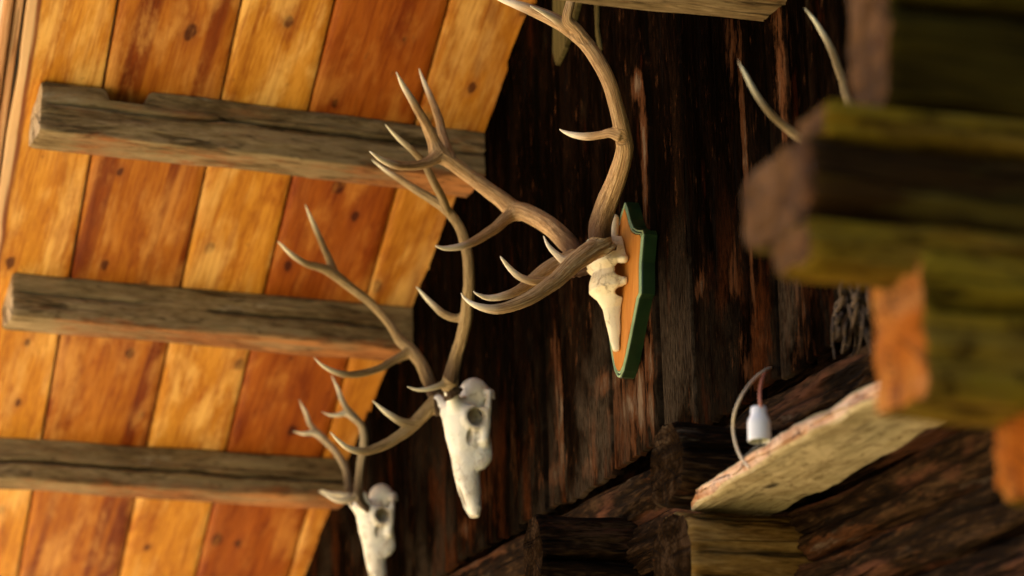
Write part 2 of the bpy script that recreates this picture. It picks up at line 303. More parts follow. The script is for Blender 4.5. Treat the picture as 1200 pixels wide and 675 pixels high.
# ------------------------------------------------------------------ geometry builders
def rough_beam(name, p0, p1, wid, hei, mats, parent=None, up=(0, 0, 1), ex=5.0, amp=.006, bow=.01, N=96, step=.015, cracks=(), notches=(), seed=0, wear_or_glow=None, taper=(1, 1), endamp=.004, chip=0.0):
    """a hewn length of timber swept from p0 to p1; wid = across, hei = along 'up'"""
    p0 = np.array(p0, float); p1 = np.array(p1, float); L = np.linalg.norm(p1 - p0); a = (p1 - p0) / L
    up = np.array(up, float); up = up - a * (a @ up); up /= np.linalg.norm(up); sd_ = np.cross(a, up)
    n = max(3, int(L / step) + 1); us = np.linspace(0, L, n); th = np.linspace(0, 2 * math.pi, N, endpoint=False)
    # even spacing round the superellipse
    fine = np.linspace(0, 2 * math.pi, 2001); r = (np.abs(np.cos(fine)) ** ex + np.abs(np.sin(fine)) ** ex) ** (-1 / ex)
    px, py = r * np.cos(fine) * wid / 2, r * np.sin(fine) * hei / 2
    s = np.concatenate([[0], np.cumsum(np.hypot(np.diff(px), np.diff(py)))]); q = np.linspace(0, s[-1], N + 1)
    cx, cy = np.interp(q, s, px), np.interp(q, s, py); per = s[-1]; N1 = N + 1
    U, K = np.meshgrid(us, np.arange(N1), indexing='ij')
    tf = taper[0] + (taper[1] - taper[0]) * U / L
    X = cx[K] * tf; Y = cy[K] * tf; q_ = q[K]
    rad = np.hypot(X, Y); nx, ny = X / rad, Y / rad
    cc = np.stack([np.cos(K / N * 2 * math.pi) * 1.3, np.sin(K / N * 2 * math.pi) * 1.3], -1)
    P = np.stack([U * 5, cc[..., 0] * 2, cc[..., 1] * 2], -1)
    d = fbm(P, seed, 3) * amp
    P2 = np.stack([U * 3, cc[..., 0] * 14, cc[..., 1] * 14], -1); d += fbm(P2, seed + 5, 2) * amp * .35
    ck = np.zeros_like(d)
    for (qf, u0, u1, wd, dp) in cracks:
        cen = qf * per + .006 * fbm(np.stack([us * 6, us * 0, us * 0], -1), seed + 9, 3)[:, None]
        env = sstep(u0, u0 + .04, U) * (1 - sstep(u1 - .12, u1, U))
        g = np.exp(-((((q_ - cen) + per / 2) % per - per / 2) / wd) ** 2) * env; d -= dp * g; ck = np.maximum(ck, g)
    endf = np.minimum(U, L - U); 
    X = X + nx * d; Y = Y + ny * d
    for (u0, u1, dp) in notches:          # a piece cut out of the top edge
        msk = sstep(u0, u0 + .012, U) * (1 - sstep(u1 - .012, u1, U)); Y = np.where(Y > hei / 2 - dp, Y - (Y - (hei / 2 - dp)) * msk, Y)
    bx = fbm(np.stack([us * .9, us * 0, us * 0 + 3], -1), seed + 21, 2) * bow; bz = fbm(np.stack([us * .9, us * 0 + 8, us * 0], -1), seed + 22, 2) * bow
    X = X + bx[:, None]; Y = Y + bz[:, None]
    U2 = U.copy(); e = fbm(np.stack([X * 25, Y * 25, X * 0], -1), seed + 31, 3) * endamp
    U2[0] += e[0]; U2[-1] += e[-1]
    for row in (0, n - 1):
        X[row] = X[row].mean() + (X[row] - X[row].mean()) * (1 - .007 / wid); Y[row] = Y[row].mean() + (Y[row] - Y[row].mean()) * (1 - .007 / hei)
    W = p0 + U2[..., None] * a + X[..., None] * sd_ + Y[..., None] * up
    V = W.reshape(-1, 3); uv = np.stack([U, q_], -1).reshape(-1, 2); ckv = ck.reshape(-1)
    i, j = np.meshgrid(np.arange(n - 1), np.arange(N), indexing='ij'); b = i * N1 + j
    Fc = np.stack([b, b + N1, b + N1 + 1, b + 1], -1).reshape(-1, 4).tolist(); mi = [0] * len(Fc)
    V = V.tolist(); uv = uv.tolist(); ckv = ckv.tolist()
    for row, sgn in ((0, -1), (n - 1, 1)):   # end grain, concentric rings of vertices
        cX, cY = X[row].mean(), Y[row].mean(); base0 = len(V); rings = 9
        for k in range(rings + 1):
            f = 1 - k / rings
            if k == rings: f = 0.001
            xx = cX + (X[row] - cX) * f; yy = cY + (Y[row] - cY) * f
            bul = (fbm(np.stack([xx * 25, yy * 25, xx * 0], -1), seed + 31, 3) * endamp) + (0 if k == 0 else .0015 * sgn)
            pts = p0 + (us[row] + bul)[:, None] * a + xx[:, None] * sd_ + yy[:, None] * up
            V += pts.tolist(); uv += np.stack([xx + .013, yy - .009], -1).tolist(); ckv += [0.0] * N1
        for k in range(rings):
            for jj in range(N):
                p = base0 + k * N1 + jj; q4 = [p, p + 1, p + N1 + 1, p + N1]
                Fc.append(q4 if sgn < 0 else q4[::-1]); mi.append(1)
    V = np.array(V); at = {'crack': ckv, 'tint': np.full(len(V), (seed * .377) % 1)}
    at['wear_or_glow'] = wear_or_glow(V) if wear_or_glow else np.zeros(len(V))
    # face winding: make sure outward
    return mesh_obj(name, V, Fc, mats, parent, uv, at, mi)
def catmull(P, R_, k=10):
    P = np.array(P, float); R_ = np.array(R_, float); Q = np.vstack([2 * P[0] - P[1], P, 2 * P[-1] - P[-2]]); out = []; rr = []
    for i in range(len(P) - 1):
        a, b, c, d = Q[i:i + 4]
        for t in np.linspace(0, 1, k, endpoint=False):
            out.append(.5 * ((2 * b) + (-a + c) * t + (2 * a - 5 * b + 4 * c - d) * t * t + (-a + 3 * b - 3 * c + d) * t ** 3)); rr.append(R_[i] * (1 - t) + R_[i + 1] * t)
    out.append(P[-1]); rr.append(R_[-1]); return np.array(out), np.array(rr)
def frames(P):
    T = np.gradient(P, axis=0); T /= np.linalg.norm(T, axis=1)[:, None]; n = np.cross(T[0], [.3, .2, .9]); n /= np.linalg.norm(n); out = []
    for t in T: n = n - t * (t @ n); n /= np.linalg.norm(n); out.append((n.copy(), np.cross(t, n)))
    return T, out
def tube(P, Rr, N=14, cap=True, flat=None):
    T, fr = frames(P); V = []; Fc = []
    for p, r, (n, b) in zip(P, Rr, fr):
        for k in range(N): a = 2 * math.pi * k / N; V.append(p + r * (math.cos(a) * n + math.sin(a) * b))
    for i in range(len(P) - 1):
        for k in range(N): k2 = (k + 1) % N; Fc.append([i * N + k, i * N + k2, (i + 1) * N + k2, (i + 1) * N + k])
    if cap:
        V.append(P[0] - T[0] * Rr[0] * .4); V.append(P[-1] + T[-1] * Rr[-1] * .7); a, b_ = len(V) - 2, len(V) - 1; m = (len(P) - 1) * N
        for k in range(N): k2 = (k + 1) % N; Fc.append([a, k2, k]); Fc.append([b_, m + k, m + k2])
    return V, Fc
def remesh(V, Fc, vox, smooth=6):
    me = bpy.data.meshes.new('tmp'); me.from_pydata([tuple(v) for v in V], [], [tuple(f) for f in Fc]); me.update()
    o = bpy.data.objects.new('tmp', me); COL.objects.link(o)
    m = o.modifiers.new('r', 'REMESH'); m.mode = 'VOXEL'; m.voxel_size = vox
    s = o.modifiers.new('s', 'SMOOTH'); s.factor = .5; s.iterations = smooth
    dg = bpy.context.evaluated_depsgraph_get(); ev = o.evaluated_get(dg); m2 = ev.to_mesh()
    v = np.zeros(len(m2.vertices) * 3); m2.vertices.foreach_get('co', v); Vn = v.reshape(-1, 3); Fn = [list(p.vertices) for p in m2.polygons]
    ev.to_mesh_clear(); bpy.data.objects.remove(o); bpy.data.meshes.remove(me)
    return Vn, Fn
def antler(parent, paths, Xc, sign, mat, vox=.0024, burr=True, label=None):
    """paths: list of [(px, py, spread, width_px)...]; the first is the beam. Every point lies at its own distance Xc + sign*spread along the gable."""
    V = []; Fc = []; samp = []; 
    for pi, path in enumerate(paths):
        P = []; Rr = []
        for (x, y, s, wpx) in path:
            p = on(0, Xc + sign * s, x, y); P.append(p); zc = (R @ (p - CAM))[2]; Rr.append(wpx * .5 * zc / F)
        Pc, Rc = catmull(P, Rr, 9)
        wob = fbm(Pc * 22, 3 + pi, 2)[:, None] * .0018; Pc = Pc + wob * np.array([.5, .6, .4])
        v, f = tube(Pc, Rc, 16); o = len(V); V += v; Fc += [[i + o for i in q] for q in f]
        T, fr = frames(Pc); L = np.concatenate([[0], np.cumsum(np.linalg.norm(np.diff(Pc, axis=0), axis=1))])
        for k in range(len(Pc)): samp.append((Pc[k], fr[k], L[k] + pi * 3.7, L[k] / L[-1], Rc[k], L[-1] - L[k], L[k] if pi == 0 else .3))
        if burr and pi == 0:                                        # the knobbly ring at the foot
            for k in range(22):
                a = 2 * math.pi * k / 22; n, b = fr[1]; r = Rc[1] * (1.12 + .16 * random.random()); c = Pc[1] + r * (math.cos(a) * n + math.sin(a) * b) - T[1] * .002
                rr = .0048 * (.8 + .7 * random.random()); v, f = tube(np.array([c - T[1] * rr, c, c + T[1] * rr]), np.array([rr * .6, rr, rr * .6]), 8); o = len(V); V += v; Fc += [[i + o for i in q] for q in f]
    Vn, Fn = remesh(V, Fc, vox, 7)
    kd = kdtree.KDTree(len(samp))
    for i, s in enumerate(samp): kd.insert(Vector(s[0]), i)
    kd.balance(); ac = np.zeros((len(Vn), 3)); tip = np.zeros(len(Vn)); bs = np.zeros(len(Vn)); disp = np.zeros((len(Vn), 3))
    for i, v in enumerate(Vn):
        _, j, _ = kd.find(Vector(v)); p, (n, b), L, t, r, rem, lb = samp[j]; d = v - p; x, y = d @ n, d @ b; h = math.hypot(x, y) + 1e-9
        ac[i] = (x / h, y / h, L); tip[i] = max(0, 1 - rem / .16); bs[i] = max(0, 1 - lb / .20); disp[i] = (x * n + y * b) / h
    rg = fbm(np.stack([ac[:, 0] * 2.6, ac[:, 1] * 2.6, ac[:, 2] * 7], -1), 41, 3); Vn = Vn + disp * (rg * .0014 * (1 - tip) * (1 + 1.3 * bs))[:, None]
    o = mesh_obj('antler', Vn, Fn, mat, parent, None, {'acoord': ac, 'tip': tip, 'base': bs})
    if label: o['label'] = label
    return o
# ---- signed-distance bones
def surface_nets(fn, lo, hi, h):
    ax = [np.arange(lo[i], hi[i] + h, h) for i in range(3)]; X, Y, Z = np.meshgrid(*ax, indexing='ij'); D = fn(X, Y, Z)
    S = D < 0; nx, ny, nz = [s - 1 for s in D.shape]
    acc = np.zeros((nx, ny, nz, 3)); cnt = np.zeros((nx, ny, nz))
    cor = [(a, b, c) for a in (0, 1) for b in (0, 1) for c in (0, 1)]
    for p in cor:
        for k in range(3):
            if p[k]: continue
            q = list(p); q[k] = 1
            dp = D[p[0]:p[0] + nx, p[1]:p[1] + ny, p[2]:p[2] + nz]; dq = D[q[0]:q[0] + nx, q[1]:q[1] + ny, q[2]:q[2] + nz]
            m = (dp < 0) != (dq < 0); t = np.where(m, dp / np.where(m, dp - dq, 1), 0)
            for c in range(3): acc[..., c] += np.where(m, p[c] + (t if c == k else 0), 0)
            cnt += m
    act = cnt > 0; idx = -np.ones(cnt.shape, int); idx[act] = np.arange(act.sum())
    I = np.argwhere(act); V = (I + acc[act] / cnt[act][:, None]) * h + np.array(lo); Fc = []
    for k in range(3):
        u, v = (k + 1) % 3, (k + 2) % 3; sl0 = [slice(1, -1)] * 3; sl0[k] = slice(0, -1); sl1 = list(sl0); sl1[k] = slice(1, None)
        a = S[tuple(sl0)]; b = S[tuple(sl1)]; E_ = np.argwhere(a != b)
        off = np.ones(3, int); off[k] = 0; E_ = E_ + off
        du = np.zeros(3, int); du[u] = 1; dv = np.zeros(3, int); dv[v] = 1
        g = lambda e: idx[e[:, 0], e[:, 1], e[:, 2]]
        q = np.stack([g(E_ - du - dv), g(E_ - dv), g(E_), g(E_ - du)], -1)
        ins = S[E_[:, 0], E_[:, 1], E_[:, 2]]; q[~ins] = q[~ins][:, ::-1]; Fc.append(q)
    Fc = np.vstack(Fc); Fc = Fc[(Fc >= 0).all(1)]
    return V, Fc
def smin(a, b, k): h = np.clip(.5 + .5 * (b - a) / k, 0, 1); return b * (1 - h) + a * h - k * h * (1 - h)
def smax(a, b, k): return -smin(-a, -b, k)
def ell(x, y, z, c, r):
    q = np.sqrt(((x - c[0]) / r[0]) ** 2 + ((y - c[1]) / r[1]) ** 2 + ((z - c[2]) / r[2]) ** 2); return (q - 1) * min(r)
def cap(x, y, z, a, b, ra, rb):
    a = np.array(a); b = np.array(b); d = b - a; L = d @ d; t = np.clip(((x - a[0]) * d[0] + (y - a[1]) * d[1] + (z - a[2]) * d[2]) / L, 0, 1)
    return np.sqrt((x - a[0] - t * d[0]) ** 2 + (y - a[1] - t * d[1]) ** 2 + (z - a[2] - t * d[2]) ** 2) - (ra + (rb - ra) * t)
def loft(x, y, s, S, yc, hy, hx):
    y0 = np.interp(s, S, yc); h1 = np.interp(s, S, hy); h2 = np.interp(s, S, hx); q = np.sqrt((x / h2) ** 2 + ((y - y0) / h1) ** 2)
    d = (q - 1) * np.minimum(h1, h2); return np.maximum(d, np.maximum(S[0] - s, s - S[-1]))
def skull_sdf(x, y, s):
    """whole upper skull of a stag: x across, y forward, s from the crown down to the nose"""
    ax = np.abs(x)
    d = ell(x, y, s, (0, .040, .040), (.038, .040, .046))
    d = smin(d, loft(x, y, s, [.055, .08, .11, .15, .19, .24, .29, .325, .345], [.075, .072, .066, .06, .056, .052, .042, .032, .028], [.032, .046, .052, .048, .040, .033, .028, .021, .012], [.03, .046, .052, .048, .038, .030, .027, .023, .015]), .014)
    d = smin(d, cap(ax, y, s, (.028, .095, .085), (.047, .118, .05), .019, .016), .012)
    d = smin(d, ell(ax, y, s, (.03, .022, .185), (.012, .024, .05)), .01)
    d = smin(d, np.sqrt((np.sqrt((y - .052) ** 2 + (s - .108) ** 2) - .025) ** 2 + (ax - .052) ** 2) - .0055, .016)
    arch = np.minimum(cap(ax, y, s, (.040, .014, .035), (.056, .022, .08), .006, .008), cap(ax, y, s, (.056, .022, .08), (.046, .026, .16), .009, .013)); d = smin(d, arch, .014)
    d = smin(d, cap(x, y, s, (0, .0, .03), (0, .012, .045), .013, .013), .008)
    d = smin(d, cap(ax, y, s, (.03, .004, .035), (.034, .0, .05), .006, .004), .005)
    d = smax(d, -ell(ax, y, s, (.068, .051, .108), (.046, .0225, .0225)), .004)
    d = smax(d, -ell(ax, y, s, (.060, .044, .058), (.026, .014, .022)), .008)
    d = smax(d, -ell(ax, y, s, (.052, .062, .158), (.016, .009, .020)), .004)
    d = smax(d, -ell(x, y, s, (0, .080, .305), (.013, .030, .034)), .004)
    d = smax(d, -np.maximum(ax - .0022, .29 - s), .002)
    d = smax(d, -ell(x, y, s, (0, .0, .2), (.017, .02, .10)), .006)
    return d + .0012 * vnoise(np.stack([x * 60, y * 60, s * 40], -1), 4)
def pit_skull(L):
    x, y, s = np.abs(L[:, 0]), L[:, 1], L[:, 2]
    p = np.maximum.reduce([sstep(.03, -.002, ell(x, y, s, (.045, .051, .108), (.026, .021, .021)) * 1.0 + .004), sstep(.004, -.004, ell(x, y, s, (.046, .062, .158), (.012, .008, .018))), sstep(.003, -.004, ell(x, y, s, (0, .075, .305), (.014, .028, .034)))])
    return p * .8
def plate_sdf(x, y, s):
    """frontal plate sawn off behind the eyes, with the long nasal bones"""
    ax = np.abs(x)
    d = loft(x, y, s, [-.01, .02, .05, .066, .085, .108, .124, .15, .20, .245], [.0] * 10, [.066, .074, .066, .054, .060, .062, .046, .034, .024, .013], [.045, .062, .072, .058, .066, .064, .042, .026, .019, .010])
    d = smin(d, cap(ax, y, s, (.035, .04, .03), (.062, .060, .005), .02, .019), .012)
    d = smin(d, ell(ax, y, s, (.066, .008, .052), (.018, .012, .010)), .006)
    d = smin(d, ell(ax, y, s, (.056, .006, .098), (.014, .010, .009)), .006)
    d = smax(d, -loft(x, y, s, [-.02, .02, .05, .08, .11, .15, .20], [.0] * 7, [.04, .058, .050, .040, .030, .016, .004], [.03, .050, .068, .054, .038, .018, .006]), .003)
    d = smax(d, .001 - y, .002)
    d = smax(d, -ell(ax, y, s, (.070, .0, .076), (.045, .028, .0145)), .004)
    d = smax(d, -ell(ax, y, s, (.050, .0, .119), (.035, .022, .0115)), .004)
    d = smin(d, cap(x, y, s, (-.028, .012, -.055), (-.02, .014, .0), .0115, .012), .006)
    d = smax(d, -ell(ax, y, s, (.03, .055, .075), (.004, .006, .012)), .003)
    return d + .0009 * vnoise(np.stack([x * 60, y * 60, s * 40], -1), 4)
_cache = {}
def skull(parent, kind, org, scale=1.0, tilt=0.0, yaw=0.0, mat=None, label=None):
    if kind not in _cache:
        if kind == 'full': _cache[kind] = surface_nets(skull_sdf, (-.086, -.03, -.02), (.086, .15, .36), .0021)
        else: _cache[kind] = surface_nets(plate_sdf, (-.1, -.01, -.08), (.1, .09, .26), .0019)
    L, Fc = _cache[kind]; pit = pit_skull(L) if kind == 'full' else np.zeros(len(L)); P = L * scale
    c, s = math.cos(tilt), math.sin(tilt); y = P[:, 1] * c + P[:, 2] * s; z = -P[:, 1] * s + P[:, 2] * c       # tilt swings the nose outwards
    x = P[:, 0]; cy, sy = math.cos(yaw), math.sin(yaw); x, y = x * cy - y * sy, x * sy + y * cy
    V = np.array(org) + np.stack([x, y, -z], -1)
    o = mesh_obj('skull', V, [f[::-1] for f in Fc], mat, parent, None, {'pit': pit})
    if label: o['label'] = label
    return o
# ================================================================== SETTING
gs = 260.0
gv = np.array([(-gs, -gs, 0), (gs, -gs, 0), (gs, gs, 0), (-gs, gs, 0)]); tag(mesh_obj('ground', gv, [[0, 1, 2, 3]], M['ground'], None, gv[:, :2]), kind='structure')

# ---- gable of upright boards
def wear_wall(V):
    """bare, rubbed patches: (x px, y px, rx m, rz m, strength) found on the photograph and fixed on the boards"""
    wv = np.zeros(len(V))
    for (x, y, rx, rz, s) in ((655, 480, .018, .075, .95), (657, 530, .016, .06, .7), (735, 480, .07, .05, .6), (752, 470, .02, .06, .95), (715, 448, .06, .02, .7), (763, 425, .02, .04, .7), (748, 100, .018, .028, .95), (756, 170, .010, .12, .75), (760, 300, .008, .2, .55),
                              (700, 520, .03, .07, .4), (735, 520, .05, .05, .5), (765, 480, .012, .04, .9), (875, 200, .007, .25, .7), (650, 420, .02, .05, .4), (820, 335, .02, .02, .6), (858, 320, .02, .05, .45), (650, 555, .05, .02, .7), (695, 545, .03, .02, .6), (935, 300, .03, .15, .42), (915, 90, .02, .15, .4), (855, 40, .02, .1, .35), (600, 520, .02, .1, .3), (568, 575, .02, .03, .5), (545, 620, .03, .02, .6), (700, 620, .05, .03, .5), (880, 420, .06, .05, .3)):
        c = on(1, WY, x, y); wv = np.maximum(wv, min(1.0, s) * np.exp(-((V[:, 0] - c[0]) / (rx * 1.5)) ** 2 - ((V[:, 2] - c[2]) / (rz * 1.3)) ** 2))
    return wv
def board_wall():
    px = [300, 340, 372, 405, 432, 462, 500, 528, 562, 600, 632, 656, 712, 768, 806, 874, 905, 932, 962]
    xs = [on(1, WY, p, 300)[0] for p in px]; xs = xs[::-1]; xs = [x for x in xs]
    lo = []; x = xs[0]
    while x > 0.2: x -= .14 + .08 * random.random(); lo.append(x)
    hi = []; x = xs[-1]
    while x < 8.5: x += .13 + .07 * random.random(); hi.append(x)
    xs = lo[::-1] + xs + hi
    V = []; Fc = []; UV = []; T = []; CK = []
    for bi in range(len(xs) - 1):
        x0, x1 = xs[bi] + .0042, xs[bi + 1] - .0042; wb = x1 - x0; vis = 4.2 < x0 < 9.0
        nx = max(5, int(wb / (.009 if vis else .03))); cols = [0, .0016] + list(np.linspace(.004, wb - .004, nx)) + [wb - .0016, wb]; cols = np.array(cols)
        dep = np.full(len(cols), 0.0); dep[0] = dep[-1] = -.03; dep[1] = dep[-2] = -.0025
        zb = 3.032 + random.uniform(-.012, .010); ztop = roofz(x0) + .02; nz = int((ztop - zb) / (.018 if vis else .06)) + 2
        zz = np.concatenate([[zb, zb + .0015], np.linspace(zb + .004, ztop, nz)])
        rel = random.uniform(-.007, .008); lean = random.uniform(-.003, .003); sd_ = random.randint(0, 999); slant = random.uniform(-.08, .08)
        Xg, Zg = np.meshgrid(x0 + cols, zz); Dg = np.tile(dep, (len(zz), 1)); Dg[0] = np.minimum(Dg[0], -.013); ckg = np.zeros_like(Xg); ckg[0] = .95; ckg[1] = .3; ckg[:, 0] = ckg[:, -1] = 1.0; ckg[:, 1] = ckg[:, -2] = .6; 
        n = fbm(np.stack([Xg * 26, Zg * 2.2, Xg * 0 + sd_], -1), 1, 3) * .0016 + fbm(np.stack([Xg * 5, Zg * 1.2, Xg * 0], -1), sd_, 2) * .003
        fade = sstep(.25, 0, Zg - zb)                                   # ragged lower ends
        Zg = Zg + fade * ((Xg - x0 - wb / 2) * slant + fbm(np.stack([Xg * 45, Xg * 0, Xg * 0], -1), sd_ + 3, 2) * .004)
        gap = .004 * fade * fbm(np.stack([Zg * 7, Zg * 0, Zg * 0 + sd_], -1), 8, 2); Xg = Xg + gap
        Zg = np.minimum(Zg, R0[2] - (Xg - R0[0]) * math.tan(PITCH) + .012)
        Yg = WY + rel + lean * (Xg - x0) / wb + Dg + n * (Dg > -.02)
        base = len(V); m = len(cols); V += np.stack([Xg, Yg, Zg], -1).reshape(-1, 3).tolist(); UV += np.stack([Zg, Xg], -1).reshape(-1, 2).tolist(); T += [random.random()] * (m * len(zz)); CK += ckg.ravel().tolist()
        i, j = np.meshgrid(np.arange(len(zz) - 1), np.arange(m - 1), indexing='ij'); b = base + i * m + j
        Fc += np.stack([b, b + m, b + m + 1, b + 1], -1).reshape(-1, 4).tolist()
    V = np.array(V); return mesh_obj('gable_wall', V, Fc, M['wall'], None, UV, {'tint': T, 'wear_or_glow': wear_wall(V), 'crack': CK, 'eave_light': sstep(.62, .04, V[:, 2] - 3.03)})
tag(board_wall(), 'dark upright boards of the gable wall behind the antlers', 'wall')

# ---- hewn log wall under the boards
def wear_log(V):
    wv = np.zeros(len(V))
    for (x, y, rx, rz, s) in ((560, 650, .25, .03, .55), (630, 600, .2, .02, .5), (760, 545, .05, .02, .4), (950, 640, .2, .015, .6), (1060, 520, .2, .03, .3), (1000, 640, .3, .012, .45)):
        c = on(1, WY, x, y); wv = np.maximum(wv, s * np.exp(-((V[:, 0] - c[0]) / rx) ** 2 - ((V[:, 2] - c[2]) / rz) ** 2))
    return wv
lw = empty('log_wall', (5, WY - .1, 0), 'dark hewn logs of the wall below the upright boards', 'log wall')
tops = [3.034, 2.896, 2.775, 2.652, 2.556, 2.43, 2.30, 2.12, 1.92, 1.70, 1.45, 1.2, .95, .7, .45, .22, -.02]
for i in range(len(tops) - 1):
    h = tops[i] - tops[i + 1]; fine = i < 6
    yo = (-.002, .004, .0, .006, -.004, .004)[i] if fine else random.uniform(-.01, .01)
    rough_beam('log', (.4 if not fine else 2.6, WY - .10 + yo, tops[i] - h / 2), (min(9.8, R0[0] + (R0[2] - tops[i]) / math.tan(PITCH)), WY - .10 + yo, tops[i] - h / 2), .19, h * .935, [M['log'], M['log_end']], lw, ex=3.3, amp=.012, bow=.008, N=110 if fine else 28, step=.022 if fine else .2, seed=60 + i,
               cracks=[(.5 + .02 * ((i * 7) % 5 - 2) / 2, 2.0 - i * .2, 3.4 + i * .3, .004, .014), (.475 - .015 * (i % 3), 1.2, 1.9 + .4 * i, .003, .01), (.53, .3, 1.5, .004, .012)] if fine else (), wear_or_glow=wear_log)
# ---- roof: planks running down the slope, boarded right over the gable
def drift(x, k=-.08): return (x - 6.43) * k
def roof():
    V = []; Fc = []; UV = []; T = []; WN = []; SK = []; PL = []
    ys = [-1.176, -1.400, -1.703, -1.936, -2.226, -2.47]
    tints = [.12, .62, .10, .88, .30]; streak = [0, 1, .12, .1, .25]
    x0, x1 = 2.0, 9.9
    allp = [(ys[i], ys[i + 1], tints[i], 1.0 if i == 1 else streak[i]) for i in range(5)]
    for k in range(10): allp.append((-2.47 - .25 * k, -2.47 - .25 * (k + 1), random.random(), 0))
    for pi, (ya, yb, tn, sk) in enumerate(allp):
        wpl = ya - yb - .005; fine = pi < 5; n = max(4, int(wpl / ((.006 if pi == 0 else .02) if fine else .2))); L = (x1 - x0) / math.cos(PITCH); m = int(L / (.03 if fine else .6))
        cols = np.concatenate([[0, .0015], np.linspace(.004, wpl - .004, n), [wpl - .0015, wpl]]); dep = np.zeros(len(cols)); dep[0] = dep[-1] = .02; dep[1] = dep[-2] = .0015
        sv = np.linspace(0, L, m); S_, C_ = np.meshgrid(sv, cols, indexing='ij'); D = np.tile(dep, (m, 1))
        X = x0 + S_ * math.cos(PITCH); Y = ya - .0025 - C_ + drift(X); wn = np.zeros_like(X); pl_ = np.zeros_like(X)
        if pi == 0:                                                    # waney outer edge with bark line
            e = .004 * fbm(np.stack([S_ * 3.1, S_ * 0, S_ * 0], -1), 77, 4); Y = Y - np.clip(e, -.004, .006) * sstep(.03, 0, C_)
            ln = .034 + .010 * fbm(np.stack([S_ * 3.3, S_ * 0, S_ * 0], -1), 5, 4); wn = sstep(.009, .002, np.abs(C_ - ln)) * .95; pl_ = sstep(.0, -.006, C_ - ln) * .85
        if pi == 4: wn = sstep(.012, .0, np.abs(C_ - .13 - .03 * fbm(np.stack([S_ * 2.3, S_ * 0, S_ * 0], -1), 9, 4))) * .55
        base_p = R0 + RS * ((X - R0[0]) / math.cos(PITCH))[..., None]; nn = fbm(np.stack([X * 2, Y * 12, X * 0], -1), pi, 2) * .0012 + random.uniform(-.001, .0015)
        P = base_p + (D + np.abs(nn) * (D < .01))[..., None] * RN; P[..., 1] = Y
        b0 = len(V); mm = len(cols); V += P.reshape(-1, 3).tolist(); UV += np.stack([S_, -Y], -1).reshape(-1, 2).tolist(); T += [tn] * P[..., 0].size; WN += wn.ravel().tolist(); PL += pl_.ravel().tolist(); SK += [sk] * P[..., 0].size
        i, j = np.meshgrid(np.arange(m - 1), np.arange(mm - 1), indexing='ij'); b = b0 + i * mm + j
        Fc += np.stack([b, b + 1, b + mm + 1, b + mm], -1).reshape(-1, 4).tolist()
    return np.array(V), Fc, UV, {'tint': T, 'wane': WN, 'pale': PL, 'streak': SK, 'crack': np.zeros(len(V))}
rt = empty('roof', (6.0, -1.8, roofz(6.0)), 'orange varnished pine planks of the roof overhang seen from below', 'roof')
Vr, Fr, UVr, Ar = roof(); mesh_obj('plank_ceiling', Vr, Fr, M['plank'], rt, UVr, Ar)
def slab(name, x0, x1, y0, y1, o0, o1, mat, parent, dr=0.0):
    c = []
    for x in (x0, x1):
        for y in (y0, y1):
            for o in (o0, o1):
                p = R0 + RS * ((x - R0[0]) / math.cos(PITCH)) + RN * o; p[1] = y + drift(x, dr); c.append(p)
    f = [[0, 1, 3, 2], [4, 6, 7, 5], [0, 4, 5, 1], [2, 3, 7, 6], [0, 2, 6, 4], [1, 5, 7, 3]]
    return mesh_obj(name, c, f, mat, parent, [(p[0], p[1]) for p in c], {'tint': [.4] * 8, 'crack': [0] * 8, 'wane': [0] * 8, 'streak': [0] * 8}, smooth=False)
slab('roofing', 2.0, 9.95, -1.172, -5.2, .024, .12, M['roofing'], rt, -.08)
# outer edge board beside the planks, two lengths of moulding
for (ya, yb, oa, ob, sd_) in ((-1.120, -1.1485, -.012, .12, 1), (-1.1535, -1.1745, -.002, .10, 2)):
    p = [R0 + RS * ((x - R0[0]) / math.cos(PITCH)) + RN * ((oa + ob) / 2) for x in (2.0, 9.9)]
    for q, x in zip(p, (2.0, 9.9)): q[1] = (ya + yb) / 2 + drift(x)
    rough_beam('edge_board', p[0], p[1], abs(ya - yb), ob - oa, [M['rake'], M['beam_end']], rt, up=RN, ex=9, amp=.0016, bow=.001, N=48, step=.05, seed=sd_)
# far slope of the roof, beyond the ridge
c = []
rz = roofz(2.0)
for (x, z) in ((2.0, rz), (-3.5, rz - 5.5 * math.tan(PITCH))):
    for y in (-1.1, -5.2):
        for o in (0, .12): c.append((x, y, z + o))
mesh_obj('roofing', c, [[0, 1, 3, 2], [4, 6, 7, 5], [0, 4, 5, 1], [2, 3, 7, 6], [0, 2, 6, 4], [1, 5, 7, 3]], M['roofing'], rt, smooth=False)
c = [(-3, WY - .3, 0), (10.2, WY - .3, 0), (10.2, WY - .3, roofz(10.2)), (2.0, WY - .3, rz), (-3, WY - .3, rz - 5 * math.tan(PITCH))]
c += [(x, y - .05, z) for x, y, z in c]
# backing added behind the boards: keeps daylight from shining through the gaps
iw = mesh_obj('leak_backing', c, [[0, 1, 2, 3, 4], [9, 8, 7, 6, 5]] + [[i, (i + 1) % 5 + 0, (i + 1) % 5 + 5, i + 5] for i in range(5)], M['log'], lw, [(p[0], p[2]) for p in c], {'tint': [.2] * 10, 'wear_or_glow': [0] * 10, 'crack': [0] * 10}, smooth=False)

